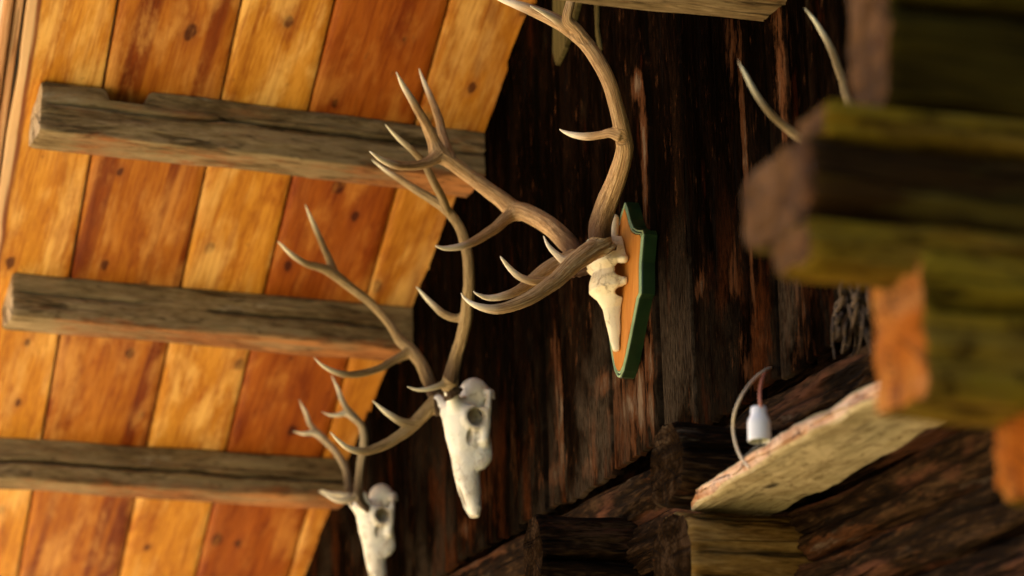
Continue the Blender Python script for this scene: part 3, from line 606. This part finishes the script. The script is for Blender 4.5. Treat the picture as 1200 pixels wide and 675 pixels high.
# ---- purlins under the planks
def purlin(yl, top, hh, ww, label, seed, cracks, notches=(), dx=0.0):
    """plumb-sided timber; 'top' is where its near upper edge meets the gable, its far upper edge is let into the roof"""
    tp = math.tan(PITCH); xa = top[0] - 40.0
    while on(1, WY, xa, top[1])[2] > roofz(on(1, WY, xa, top[1])[0]): xa += 1.0      # where the roof line crosses this height
    X = on(1, WY, xa, top[1])[0]; Z = roofz(X) - .002
    def stain_or_glow(V):  # reflected orange light painted into the colour along the lower edge
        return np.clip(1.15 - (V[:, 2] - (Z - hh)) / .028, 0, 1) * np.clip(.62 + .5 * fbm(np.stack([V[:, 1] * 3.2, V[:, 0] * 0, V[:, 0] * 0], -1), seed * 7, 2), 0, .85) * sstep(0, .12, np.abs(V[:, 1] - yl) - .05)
    o = rough_beam('roof_purlin', (X + ww / 2 + dx, yl, Z - hh / 2 - dx * tp), (X + ww / 2, WY - .10, Z - hh / 2), ww, hh, [M['beam'], M['beam_end']], None, ex=18, amp=.0045, bow=.005, N=130, step=.009, cracks=cracks, notches=notches, seed=seed, endamp=.002, wear_or_glow=stain_or_glow)
    return tag(o, label, 'roof beam', 'roof beams jutting out under the planks')
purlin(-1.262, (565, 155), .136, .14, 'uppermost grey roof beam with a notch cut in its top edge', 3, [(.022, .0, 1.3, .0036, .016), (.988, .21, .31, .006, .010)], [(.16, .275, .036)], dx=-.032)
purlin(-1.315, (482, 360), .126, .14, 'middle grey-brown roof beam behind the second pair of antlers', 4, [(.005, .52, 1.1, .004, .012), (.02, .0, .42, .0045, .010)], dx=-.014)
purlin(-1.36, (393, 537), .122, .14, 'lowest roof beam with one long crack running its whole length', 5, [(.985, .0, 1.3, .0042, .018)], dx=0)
# beam crossing the top edge of the view, nearer to us
pe = on(1, WY - .02, 935, 10); pl = on(0, pe[0], 720, -15)
rough = rough_beam('wall_beam', (pe[0] + .07, -1.35, pe[2] + .078), (pe[0] + .07, WY - .03, pe[2] + .078), .14, .13, [M['beam'], M['beam_end']], None, ex=9, amp=.004, N=90, step=.02, seed=12)
tag(rough, 'weathered grey beam crossing the top edge above the dark boards', 'beam')

# ---- log ends of the cross wall sticking out below
def log_end(name, xn, xf, zt, zb, yend, mats, label, group, seed, ex=5, cracks=(), amp=.006, ystart=WY - .05):
    o = rough_beam(name, ((xn + xf) / 2, yend, (zt + zb) / 2), ((xn + xf) / 2, ystart, (zt + zb) / 2), xf - xn, zt - zb, mats, None, ex=ex, amp=amp, bow=.0, N=120, step=.008, seed=seed, cracks=cracks, endamp=.0035)
    return tag(o, label, 'log end', group)
def pxbox(xe, yt, yb, xl, Xn):
    """end face of a log: near vertical edge at xe between yt and yb, far edge at xl, near side at distance Xn"""
    a = on(0, Xn, xe, yt); b = on(0, Xn, xe, yb); Y = (a[1] + b[1]) / 2; f = on(1, Y, xl, (yt + yb) / 2)
    return a[2], b[2], Y, f[0]
G1 = 'log ends jutting from the wall'
zt, zb, ye, xf = pxbox(800, 489, 580, 760, 4.96)
log_end('log_end', 4.96, xf, zt, zb, ye, [M['log'], M['log_end']], 'dark log end with a grey face behind the hanging lamp socket', G1, 31, 2.8, [(.03, .0, .3, .004, .01)])
zt2, zb2, ye2, xf2 = pxbox(811, 592, 705, 764, 4.97)
log_end('log_end', 4.97, xf2, zt2, zb2, ye2, [M['olive_log'], M['log_end']], 'cracked olive-brown log end carrying the tip of the pale plank', G1, 32, 2.9, [(.93, .0, .3, .004, .01), (.02, .0, .3, .003, .012), (.12, 0, .3, .003, .012)])
zt3, zb3, ye3, xf3 = pxbox(636, 597, 700, 613, 5.82)
log_end('log_end', 5.82, xf3, zt3, zb3, ye3, [M['log'], M['log_end']], 'rounded log end with a wide split, at the bottom left of the log ends', G1, 33, 2.3, [(.99, .0, .3, .009, .05), (.95, .0, .3, .003, .006)])

# ---- pale plank lying on the log ends
def HOLE(V):
    V = np.array(V); o = np.zeros(len(V))
    for (x, y, a, b) in ((904, 569, .030, .011), (943, 580, .012, .005), (1010, 500, .03, .005), (940, 530, .006, .004)):
        c = on(2, 2.761, x, y); o = np.maximum(o, np.exp(-(((V[:, 0] - c[0]) / a) ** 2 + ((V[:, 1] - c[1]) / b) ** 2) ** 2))
    return o
def ledge():
    n = 300; m = 60; z0 = 2.761; th = .034
    A = np.array([on(2, z0, *q)[:2] for q in ((810, 598), (816, 592), (834, 580), (876, 553), (948, 510), (1030, 468), (1112, 423), (1192, 378), (1272, 333))])   # outer edge
    B = np.array([on(2, z0, *q)[:2] for q in ((811, 600), (842, 606), (900, 608), (960, 578), (1020, 545), (1080, 512), (1130, 487), (1210, 447), (1290, 405))])   # wall edge
    t = np.linspace(0, 1, n); tt = np.linspace(0, 1, len(A)); t2 = t ** 1.2
    a = np.stack([np.interp(t2, tt, A[:, k]) for k in (0, 1)], -1); b = np.stack([np.interp(t2, tt, B[:, k]) for k in (0, 1)], -1)
    for arr in (a, b):
        for _ in range(3): arr[1:-1] = (arr[:-2] + arr[1:-1] * 2 + arr[2:]) / 4
    V = []; UV = []; EG = []
    prof = [(1, 0, 0)] ; ring = []
    for k in range(m): ring.append((k / (m - 1), 0))                    # underside outer->wall
    for k in range(1, 5): ring.append((1, k / 5))
    for k in range(m): ring.append((1 - k / (m - 1), 1))
    for k in range(1, 7): ring.append((0, 1 - k / 7))
    K = len(ring)
    for i in range(n):
        w_ = np.linalg.norm(b[i] - a[i])
        for (s, v) in ring:
            p = a[i] * (1 - s) + b[i] * s; z = z0 + th * v
            dn = .005 * float(fbm(np.array([p[0] * 9, p[1] * 9, v * 2.0]), 3, 3)); edge = min(s, 1 - s) * w_
            z += dn + (.006 * (1 if v < .5 else -1) * max(0, 1 - edge / .012) ** 2); out = .003 * float(fbm(np.array([p[0] * 14, v * 3, 1.0]), 5, 3)) * (s < .02)
            V.append((p[0], p[1] + out, z)); UV.append((p[0], p[1] + z))
    Fc = []; mi = []
    for i in range(n - 1):
        for k in range(K):
            k2 = (k + 1) % K; Fc.append([i * K + k, (i + 1) * K + k, (i + 1) * K + k2, i * K + k2]); mi.append(1 if (k >= 2 * m + 3 or k == K - 1) else 0)
    Fc.append(list(range(K))); mi.append(1); Fc.append(list(range((n - 1) * K, n * K))[::-1]); mi.append(1)
    return mesh_obj('shelf_plank', V, Fc, [M['shelf'], M['shelf_edge']], None, UV, {'tint': [.3] * len(V), 'crack': HOLE(V)}, mi)
tag(ledge(), 'rough pale plank with a pinkish edge lying along the log wall', 'plank')

# ---- near, out-of-focus log ends at the right
G2 = 'near log ends stacked at the right edge'
XN = 3.0
def near_log(xe, yt, yb, xl, mats, label, seed, ex=5, Xn=XN, **k):
    zt, zb, ye, xf = pxbox(xe, yt, yb, xl, Xn)
    return log_end('corner_log', Xn, xf, zt, zb, ye, mats, label, G2, seed, ex, amp=.009, **k)
near_log(1040, -150, 116, 988, [M['mossy_dark'], M['tan_end']], 'blurred near log end at the top with a tan face', 41, 7, cracks=[(.97, 0, 1, .008, .03)])
near_log(955, 146, 252, 866, [M['brown_log'], M['tan_end']], 'dark brown near log end sticking out furthest left', 42, 3.0)
near_log(968, 116, 152, 930, [M['mossy'], M['tan_end']], 'mossy near board end lying on top of the dark brown one', 46, 6)
near_log(950, 252, 304, 906, [M['mossy'], M['tan_end']], 'thin mossy near log end under the dark one', 43, 6)
near_log(1084, 290, 466, 1020, [M['mossy'], M['orange_end']], 'mossy near log end with a tall orange face', 44, 6, cracks=[(.05, 0, 1, .009, .03)])
near_log(1225, 462, 572, 1165, [M['mossy'], M['orange_end']], 'orange near log end at the lower right corner', 45, 5)

# ================================================================== TROPHIES
G3 = 'red deer skulls with antlers on the gable'
XC = 5.703
t1 = empty('deer_trophy', (XC, WY, 3.2), 'largest antlers on a cut skull plate mounted on an orange shield with green rim', 'trophy', G3)
# shield
prof = [(.198, 0), (.180, .016), (.155, .032), (.135, .052), (.126, .078), (.122, .108), (.112, .116), (.05, .108), (-.008, .113), (-.02, .113), (-.03, .100), (-.075, .080), (-.12, .060), (-.16, .041), (-.185, .026), (-.198, .010), (-.200, 0)]
pf = []
for i in range(len(prof) - 1):
    for k in range(4): f = k / 4; pf.append((prof[i][0] * (1 - f) + prof[i + 1][0] * f, prof[i][1] * (1 - f) + prof[i + 1][1] * f))
pf.append(prof[-1]); outl = [(r, u) for u, r in pf] + [(-r, u) for u, r in pf[-2:0:-1]]
outl = np.array(outl)
def offset(P, d): return P * np.array([1 - d / .112, 1 - d / .17])
ROT = math.radians(10.5); SCX, SCZ = 5.700, 3.412
def shield_layer(name, rings, mat, capf=True):
    """rings: [(inset, height above the boards)]"""
    V = []; Fc = []; n = len(outl); uv = []
    for (ins, h) in rings:
        P = offset(outl, ins) if ins > 0 else outl
        for r, u in P: V.append((SCX - r * math.cos(ROT) - u * math.sin(ROT), WY + h, SCZ + u * math.cos(ROT) - r * math.sin(ROT))); uv.append((u, r))
    for k in range(len(rings) - 1):
        for i in range(n): j = (i + 1) % n; Fc.append([k * n + i, k * n + j, (k + 1) * n + j, (k + 1) * n + i])
    if capf: Fc.append([(len(rings) - 1) * n + i for i in range(n)])
    o = mesh_obj(name, V, Fc, mat, t1, uv, {'tint': [.2] * len(V), 'crack': [0] * len(V)}, smooth=False)
    bm = bmesh.new(); bm.from_mesh(o.data); bmesh.ops.recalc_face_normals(bm, faces=bm.faces); bmesh.ops.triangulate(bm, faces=[f for f in bm.faces if len(f.verts) > 4], ngon_method='EAR_CLIP'); bm.to_mesh(o.data); bm.free(); return o
shield_layer('shield', [(0, .004), (0, .033), (.0008, .0350), (.0015, .0354)], M['green'])
for (a, b) in ((.0012, .0052), (.0088, .0124)):
    m_ = (a + b) / 2; shield_layer('shield_rim', [(a, .0345), (a + .0006, .0372), (m_, .0384), (b - .0006, .0372), (b, .0345)], M['bead'], False)
shield_layer('shield_panel', [(.0134, .0345), (.0137, .0380), (.0147, .0388)], M['panel'])
def blob(name, c, r, mat, parent, sq=(1, 1, 1)):
    bm = bmesh.new(); bmesh.ops.create_uvsphere(bm, u_segments=14, v_segments=8, radius=r); V = [np.array(v.co) * sq + np.array(c) for v in bm.verts]; Fs = [[v.index for v in f.verts] for f in bm.faces]; bm.free()
    return mesh_obj(name, V, Fs, mat, parent)
blob('screw', on(1, WY + .041, 725.5, 262), .0042, M['metal'], t1, (1, .5, 1))
skull(t1, 'plate', (XC + .022, WY + .040, 3.52), 1.0, 0, 0, M['bone_cream'])
def off(path, s): return [(x, y, s_, w_) for (x, y, s_, w_) in path]
# near antler (towards us): spread grows on the camera side
antler(t1, [
    [(709, 296, .070, 22), (704, 285, .075, 27), (703, 262, .10, 27), (712, 235, .15, 26), (724, 205, .22, 23), (732, 175, .28, 21), (729, 152, .31, 20), (722, 122, .33, 18), (711, 90, .34, 18), (694, 60, .34, 18), (672, 38, .33, 18), (650, 24, .31, 17), (626, 13, .28, 14), (604, 5, .25, 10), (585, -1, .23, 5), (578, -5, .22, 2)],
    [(728, 160, .31, 16), (716, 156, .30, 12), (705, 158, .28, 10), (688, 160, .25, 10), (672, 158, .22, 7.5), (660, 154, .20, 4), (655, 151, .19, 2)],
    [(690, 52, .34, 15), (676, 34, .35, 13), (665, 22, .36, 12), (668, 5, .38, 11), (672, -20, .40, 9), (674, -45, .4, 4)],
    [(668, 36, .33, 13), (650, 22, .35, 10), (636, 14, .37, 6), (622, 7, .38, 3)],
    # brow and bez tines
    [(706, 286, .08, 24), (690, 295, .09, 24), (672, 309, .10, 22), (650, 329, .11, 19), (625, 347, .12, 16.5), (600, 358, .12, 14), (578, 362, .115, 11.5), (558, 358, .11, 7.5), (545, 350, .10, 4), (540, 343, .10, 2)],
    [(690, 290, .09, 16), (675, 300, .06, 15), (662, 305, .05, 11), (652, 298, .045, 8), (643, 288, .045, 5.5), (637, 276, .04, 2)],
], XC, -1, M['antler_a'], .0022)
antler(t1, [
    [(683, 318, .070, 20), (680, 308, .072, 24), (672, 292, .10, 24), (660, 280, .15, 23), (648, 268, .20, 22), (632, 257, .26, 21), (616, 249, .30, 21), (602, 246, .33, 23), (588, 234, .34, 20), (570, 221, .35, 18), (549, 205, .36, 17), (530, 191, .36, 17), (514, 179, .36, 21), (508, 165, .355, 15), (498, 143, .33, 12), (485, 121, .30, 10), (473, 101, .28, 7), (466, 88, .26, 3), (464, 84, .26, 2)],
    [(606, 248, .33, 18), (592, 257, .32, 14), (576, 270, .30, 12.5), (558, 281, .28, 11), (540, 289, .26, 9), (522, 291, .25, 6), (510, 288, .24, 3)],
    [(516, 181, .36, 19), (502, 190, .35, 13), (486, 194, .33, 11), (466, 194, .30, 10), (449, 188, .27, 7), (438, 181, .25, 4), (433, 177, .25, 2)],
    [(528, 186, .36, 14), (520, 163, .40, 11), (513, 136, .43, 10), (504, 112, .45, 8), (496, 94, .46, 5), (491, 80, .47, 2)],
    [(681, 304, .075, 22), (664, 305, .08, 20), (645, 313, .08, 17), (626, 327, .07, 14.5), (608, 340, .06, 12), (590, 347, .05, 9.5), (572, 349, .05, 7), (560, 345, .04, 4), (554, 341, .04, 2)],
    [(664, 318, .05, 15), (647, 328, .03, 12), (628, 330, .02, 10.5), (610, 325, .015, 9), (598, 315, .01, 7), (589, 304, .0, 4), (586, 300, .0, 2)],
], XC, 1, M['antler_a'], .0022)

# second trophy: a whole skull hung straight on the boards
XD = 6.521
t2 = empty('deer_trophy', (XD, WY, 3.05), 'whole white deer skull with tall antlers in the middle of the row', 'trophy', G3)
zt = on(0, XD, 556, 448)[2]
skull(t2, 'full', (XD, -2.372, zt + .002), 1.0, 0.06, 0, M['bone'])
antler(t2, [
    [(532, 462, .045, 17), (527, 452, .05, 21), (530, 436, .08, 18), (535, 415, .12, 16), (541, 395, .17, 15), (546, 370, .22, 15), (549, 340, .27, 14), (549, 310, .30, 13.5), (545, 285, .31, 13), (537, 263, .31, 12), (522, 245, .30, 12), (505, 233, .28, 11), (487, 222, .26, 10), (467, 209, .22, 8), (450, 198, .19, 5), (438, 189, .17, 2.5), (435, 186, .17, 1.5)],
    [(524, 248, .31, 10), (517, 230, .33, 10), (508, 213, .35, 10), (497, 192, .36, 9), (483, 176, .37, 8), (468, 163, .38, 6), (456, 151, .39, 3.5), (451, 145, .39, 1.5)],
    [(548, 365, .21, 10), (536, 373, .19, 10), (520, 368, .17, 9.5), (507, 357, .15, 7.5), (496, 345, .14, 5), (488, 336, .13, 2), ],
    [(530, 446, .06, 14), (516, 452, .06, 8.5), (501, 456, .06, 6), (488, 456.5, .06, 4.5), (477, 453, .06, 2)],
], XD, -1, M['antler_b'], .0025)
antler(t2, [
    [(519, 480, .045, 15), (514, 472, .05, 19), (506, 456, .09, 16), (500, 440, .14, 16), (493, 425, .18, 15), (482, 411, .22, 15), (470, 400, .25, 13), (459, 383, .28, 11), (447, 368, .30, 11), (432, 353, .31, 11), (410, 336, .31, 11), (388, 319, .30, 12), (374, 313, .29, 10), (359, 309, .28, 8), (343, 299, .26, 6.5), (331, 288, .25, 4), (325, 282, .25, 1.5)],
    [(392, 322, .30, 11), (386, 305, .31, 9), (379, 290, .31, 8), (371, 270, .30, 7), (363, 252, .29, 4.5), (357, 238, .28, 1.5)],
    [(482, 412, .22, 14), (464, 421, .22, 10), (446, 431, .21, 9), (426, 437, .20, 8.5), (405, 439, .18, 8), (386, 433, .17, 6), (374, 425, .16, 3.5), (367, 418, .16, 1.5)],
    [(514, 468, .055, 19), (498, 484, .06, 17), (482, 500, .06, 15), (465, 513, .06, 13), (447, 523, .055, 12), (427, 529, .05, 10), (408, 525, .04, 7.5), (395, 515, .03, 4.5), (387, 506, .03, 2)],
    [(486, 497, .06, 12), (472, 495, .05, 10), (458, 487, .04, 7.5), (445, 477, .04, 4.5), (436, 469, .04, 2)],
], XD, 1, M['antler_b'], .0025)

# third trophy, further down the gable
XE = 7.30
t3 = empty('deer_trophy', (XE, WY, 3.0), 'smallest and furthest skull with short pale antlers at the bottom', 'trophy', G3)
zt = on(0, XE, 445, 570)[2]
skull(t3, 'full', (XE, -2.37, zt), .86, 0.05, 0, M['bone'])
antler(t3, [
    [(432, 598, .035, 9), (421, 584, .045, 12), (420, 566, .06, 11), (422, 545, .09, 10), (426, 520, .13, 9.5), (424, 500, .15, 9), (414, 489, .16, 10), (405, 484, .16, 8), (396, 486, .16, 6), (386, 486, .16, 4), (376, 482, .16, 1.5)],
    [(416, 490, .16, 9), (404, 475, .17, 7), (397, 458, .17, 5.5), (392, 447, .17, 3.5), (388, 439, .17, 1.5)],
    [(420, 580, .045, 11), (408, 586, .045, 9), (395, 586, .04, 7), (382, 580, .03, 4), (373, 575, .03, 2)],
], XE, -1, M['antler_c'], .003, burr=False)
antler(t3, [
    [(422, 600, .03, 9), (413, 585, .04, 12), (409, 570, .07, 10), (405, 550, .10, 9), (394, 530, .13, 8.5), (382, 517, .15, 9), (374, 510, .16, 9), (366, 507, .16, 7), (355, 508, .16, 5), (342, 505, .16, 1.5)],
    [(376, 511, .16, 8.5), (364, 498, .17, 6.5), (358, 483, .17, 5), (353, 474, .17, 3), (350, 467, .17, 1.5)],
    [(412, 584, .045, 10), (400, 580, .05, 8), (388, 579, .05, 6.5), (376, 574, .05, 3)] if True else None,
], XE, 1, M['antler_c'], .003, burr=False)

# fourth trophy, nearer to us and mostly hidden behind the corner logs
XF_ = 4.22
t4 = empty('deer_trophy', (XF_, WY, 2.9), 'nearly hidden antlers, two pale tips showing left of the blurred logs', 'trophy', G3)
skull(t4, 'full', (XF_, -2.372, on(0, XF_, 1085, 118)[2]), .82, .05, 0, M['bone'])
antler(t4, [
    [(1052, 140, .04, 17), (1050, 130, .05, 20), (1062, 105, .12, 17), (1075, 70, .18, 16), (1085, 20, .2, 15), (1080, -30, .2, 12), (1065, -60, .2, 5)],
    [(1052, 132, .05, 16), (1020, 160, .06, 14), (990, 175, .06, 11), (965, 178, .06, 6)],
], XF_, -1, M['antler_b'], .003)
antler(t4, [
    [(1036, 166, .04, 17), (1030, 158, .05, 20), (1020, 150, .08, 17), (1008, 140, .12, 14), (999, 128, .16, 12.5), (992, 112, .17, 11), (986, 90, .175, 9.5), (975, 60, .18, 8.5), (960, 32, .18, 6.5), (948, 16, .18, 4), (941, 8, .18, 2)],
    [(1030, 162, .06, 16), (1005, 176, .08, 13), (975, 178, .1, 12), (945, 166, .11, 11), (920, 148, .12, 9.5), (900, 130, .11, 8.5), (885, 108, .105, 7.5), (874, 88, .1, 5.5), (867, 75, .1, 3), (865, 69, .1, 1.5)],
], XF_, 1, M['antler_b'], .0028)

# ================================================================== SMALL THINGS
def pxtube(name, pts, w_, mat, parent=None, Y=None, N=10):
    P = [on(1, y_, x, y) if True else 0 for (x, y, y_) in pts]; Pc, Rc = catmull(P, [w_ / 2] * len(P) if not hasattr(w_, '__len__') else [q / 2 for q in w_], 8)
    v, f = tube(Pc, Rc, N); return mesh_obj(name, v, f, mat, parent)
# bare lamp socket on its flex
LY = -2.13
sc0 = on(1, LY, 890, 517); sc1 = on(1, LY, 892, 474); SH = sc1[2] - sc0[2]
ls = empty('lamp_socket', tuple(sc0), 'white bulb socket without a bulb hanging over the pale plank', 'lamp socket')
def lathe(name, c, prof_, mat, parent, seg=40, axis=(0, 0, 1)):
    V = []; Fc = []; a = np.array(axis, float); a /= np.linalg.norm(a); n = np.cross(a, [0, 1, 0]); n /= np.linalg.norm(n); b = np.cross(a, n)
    for (r, z) in prof_:
        for k in range(seg): t = 2 * math.pi * k / seg; V.append(np.array(c) + a * z + r * (math.cos(t) * n + math.sin(t) * b))
    for i in range(len(prof_) - 1):
        for k in range(seg): k2 = (k + 1) % seg; Fc.append([i * seg + k, i * seg + k2, (i + 1) * seg + k2, (i + 1) * seg + k])
    return mesh_obj(name, V, Fc, mat, parent)
r0 = .0205; AX = (sc1 - sc0) / np.linalg.norm(sc1 - sc0) if False else np.array([0.0, -.02, 1.0])
lathe('socket_shell', sc0, [(r0 - .003, .022), (r0 - .0026, .004), (r0 - .002, .0), (r0 - .0005, -.0006), (r0, .0015), (r0, .018), (r0 - .0002, .0195), (r0 - .0002, .021), (r0, .0225), (r0 - .0002, .034), (r0 - .002, .040), (r0 - .005, .046), (r0 - .0062, .050), (r0 - .0065, SH - .004), (r0 - .008, SH - .001), (.004, SH), (.0005, SH)], M['ceramic'], ls, axis=AX)
lathe('socket_liner', sc0, [(r0 - .0033, .003), (r0 - .0036, .022), (.011, .0225), (.0005, .0225)], M['inside'], ls, axis=AX)
lathe('contact_pin', sc0, [(.0005, .004), (.0025, .0045), (.003, .012), (.003, .022)], M['black'], ls, 14, axis=AX)
pxtube('pink_flex', [(891.5, 478, LY), (890.5, 466, LY), (891, 455, LY - .02), (893.5, 444, LY - .08), (898, 436, LY - .15), (903, 432, WY - .02)], .0055, M['cable_pink'], ls)
pxtube('beige_cable', [(904, 431, WY - .02), (898, 433, LY - .14), (886, 442, LY - .08), (872, 459, LY - .02), (862, 480, LY), (859, 500, LY), (862, 520, LY), (869, 537, LY), (878, 548, LY)], .0052, M['cable_beige'], ls)
pxtube('contact_wire', [(890, 508, LY), (891, 517, LY), (890, 522, LY), (884, 525, LY), (879, 530, LY), (872, 536, LY), (870, 545, LY)], .003, M['black'], ls)
# olive board end hanging behind the tallest antler
def px_panel(name, pts, Yf, th, mat, label, cat):
    P = [on(1, Yf, *q) for q in pts]; n = len(P); V = [p for p in P] + [p - np.array([0, th, 0]) for p in P]
    Fc = [list(range(n)), list(range(n, 2 * n))[::-1]] + [[i, (i + 1) % n, (i + 1) % n + n, i + n] for i in range(n)]
    o = mesh_obj(name, V, Fc, mat, None, [(p[2], p[0]) for p in V], {'tint': [.5] * 2 * n, 'crack': [0] * 2 * n}, smooth=False)
    bm = bmesh.new(); bm.from_mesh(o.data); bmesh.ops.recalc_face_normals(bm, faces=bm.faces); bmesh.ops.bevel(bm, geom=bm.edges[:], offset=.002, segments=2, affect='EDGES'); bm.to_mesh(o.data); bm.free()
    return tag(o, label, cat)
px_panel('wooden_batten', [(648, -60), (682, -60), (678, 0), (668, 38), (659, 62), (651, 77), (647, 62)], WY + .022, .012, M['batten'], 'greenish pointed board end hanging behind the tallest antler', 'board')
px_panel('wooden_strip', [(694, -60), (701, -60), (700, 30), (704, 58), (701, 62), (697, 40)], WY + .012, .006, M['batten'], 'narrow greenish strip on the dark boards beside the tallest antler', 'strip')
# dry twigs bunched under the corner logs
tb = empty('twig_bundle', tuple(on(1, WY + .12, 1000, 400)), 'bunch of dry curled twigs hanging by the near orange log end', 'twigs')
rr = random.Random(4)
for k in range(15):
    x, y = rr.uniform(986, 1018), rr.uniform(322, 350); pts = [(x, y, WY + .05)]; a = rr.uniform(-1, 1)
    for j in range(5): a += rr.uniform(-.9, .9); x += 7 * math.sin(a) + rr.uniform(-3, 3); y += rr.uniform(8, 22); pts.append((min(max(x, 976), 1035), min(y, 445), WY + .06 + .07 * rr.random()))
    P = [on(1, q[2], q[0], q[1]) for q in pts]; Pc, Rc = catmull(P, [rr.uniform(.003, .007) * (1 - .12 * j) for j in range(6)], 5)
    v, f = tube(Pc, Rc, 7); mesh_obj('twig', v, f, M['twig'], tb)
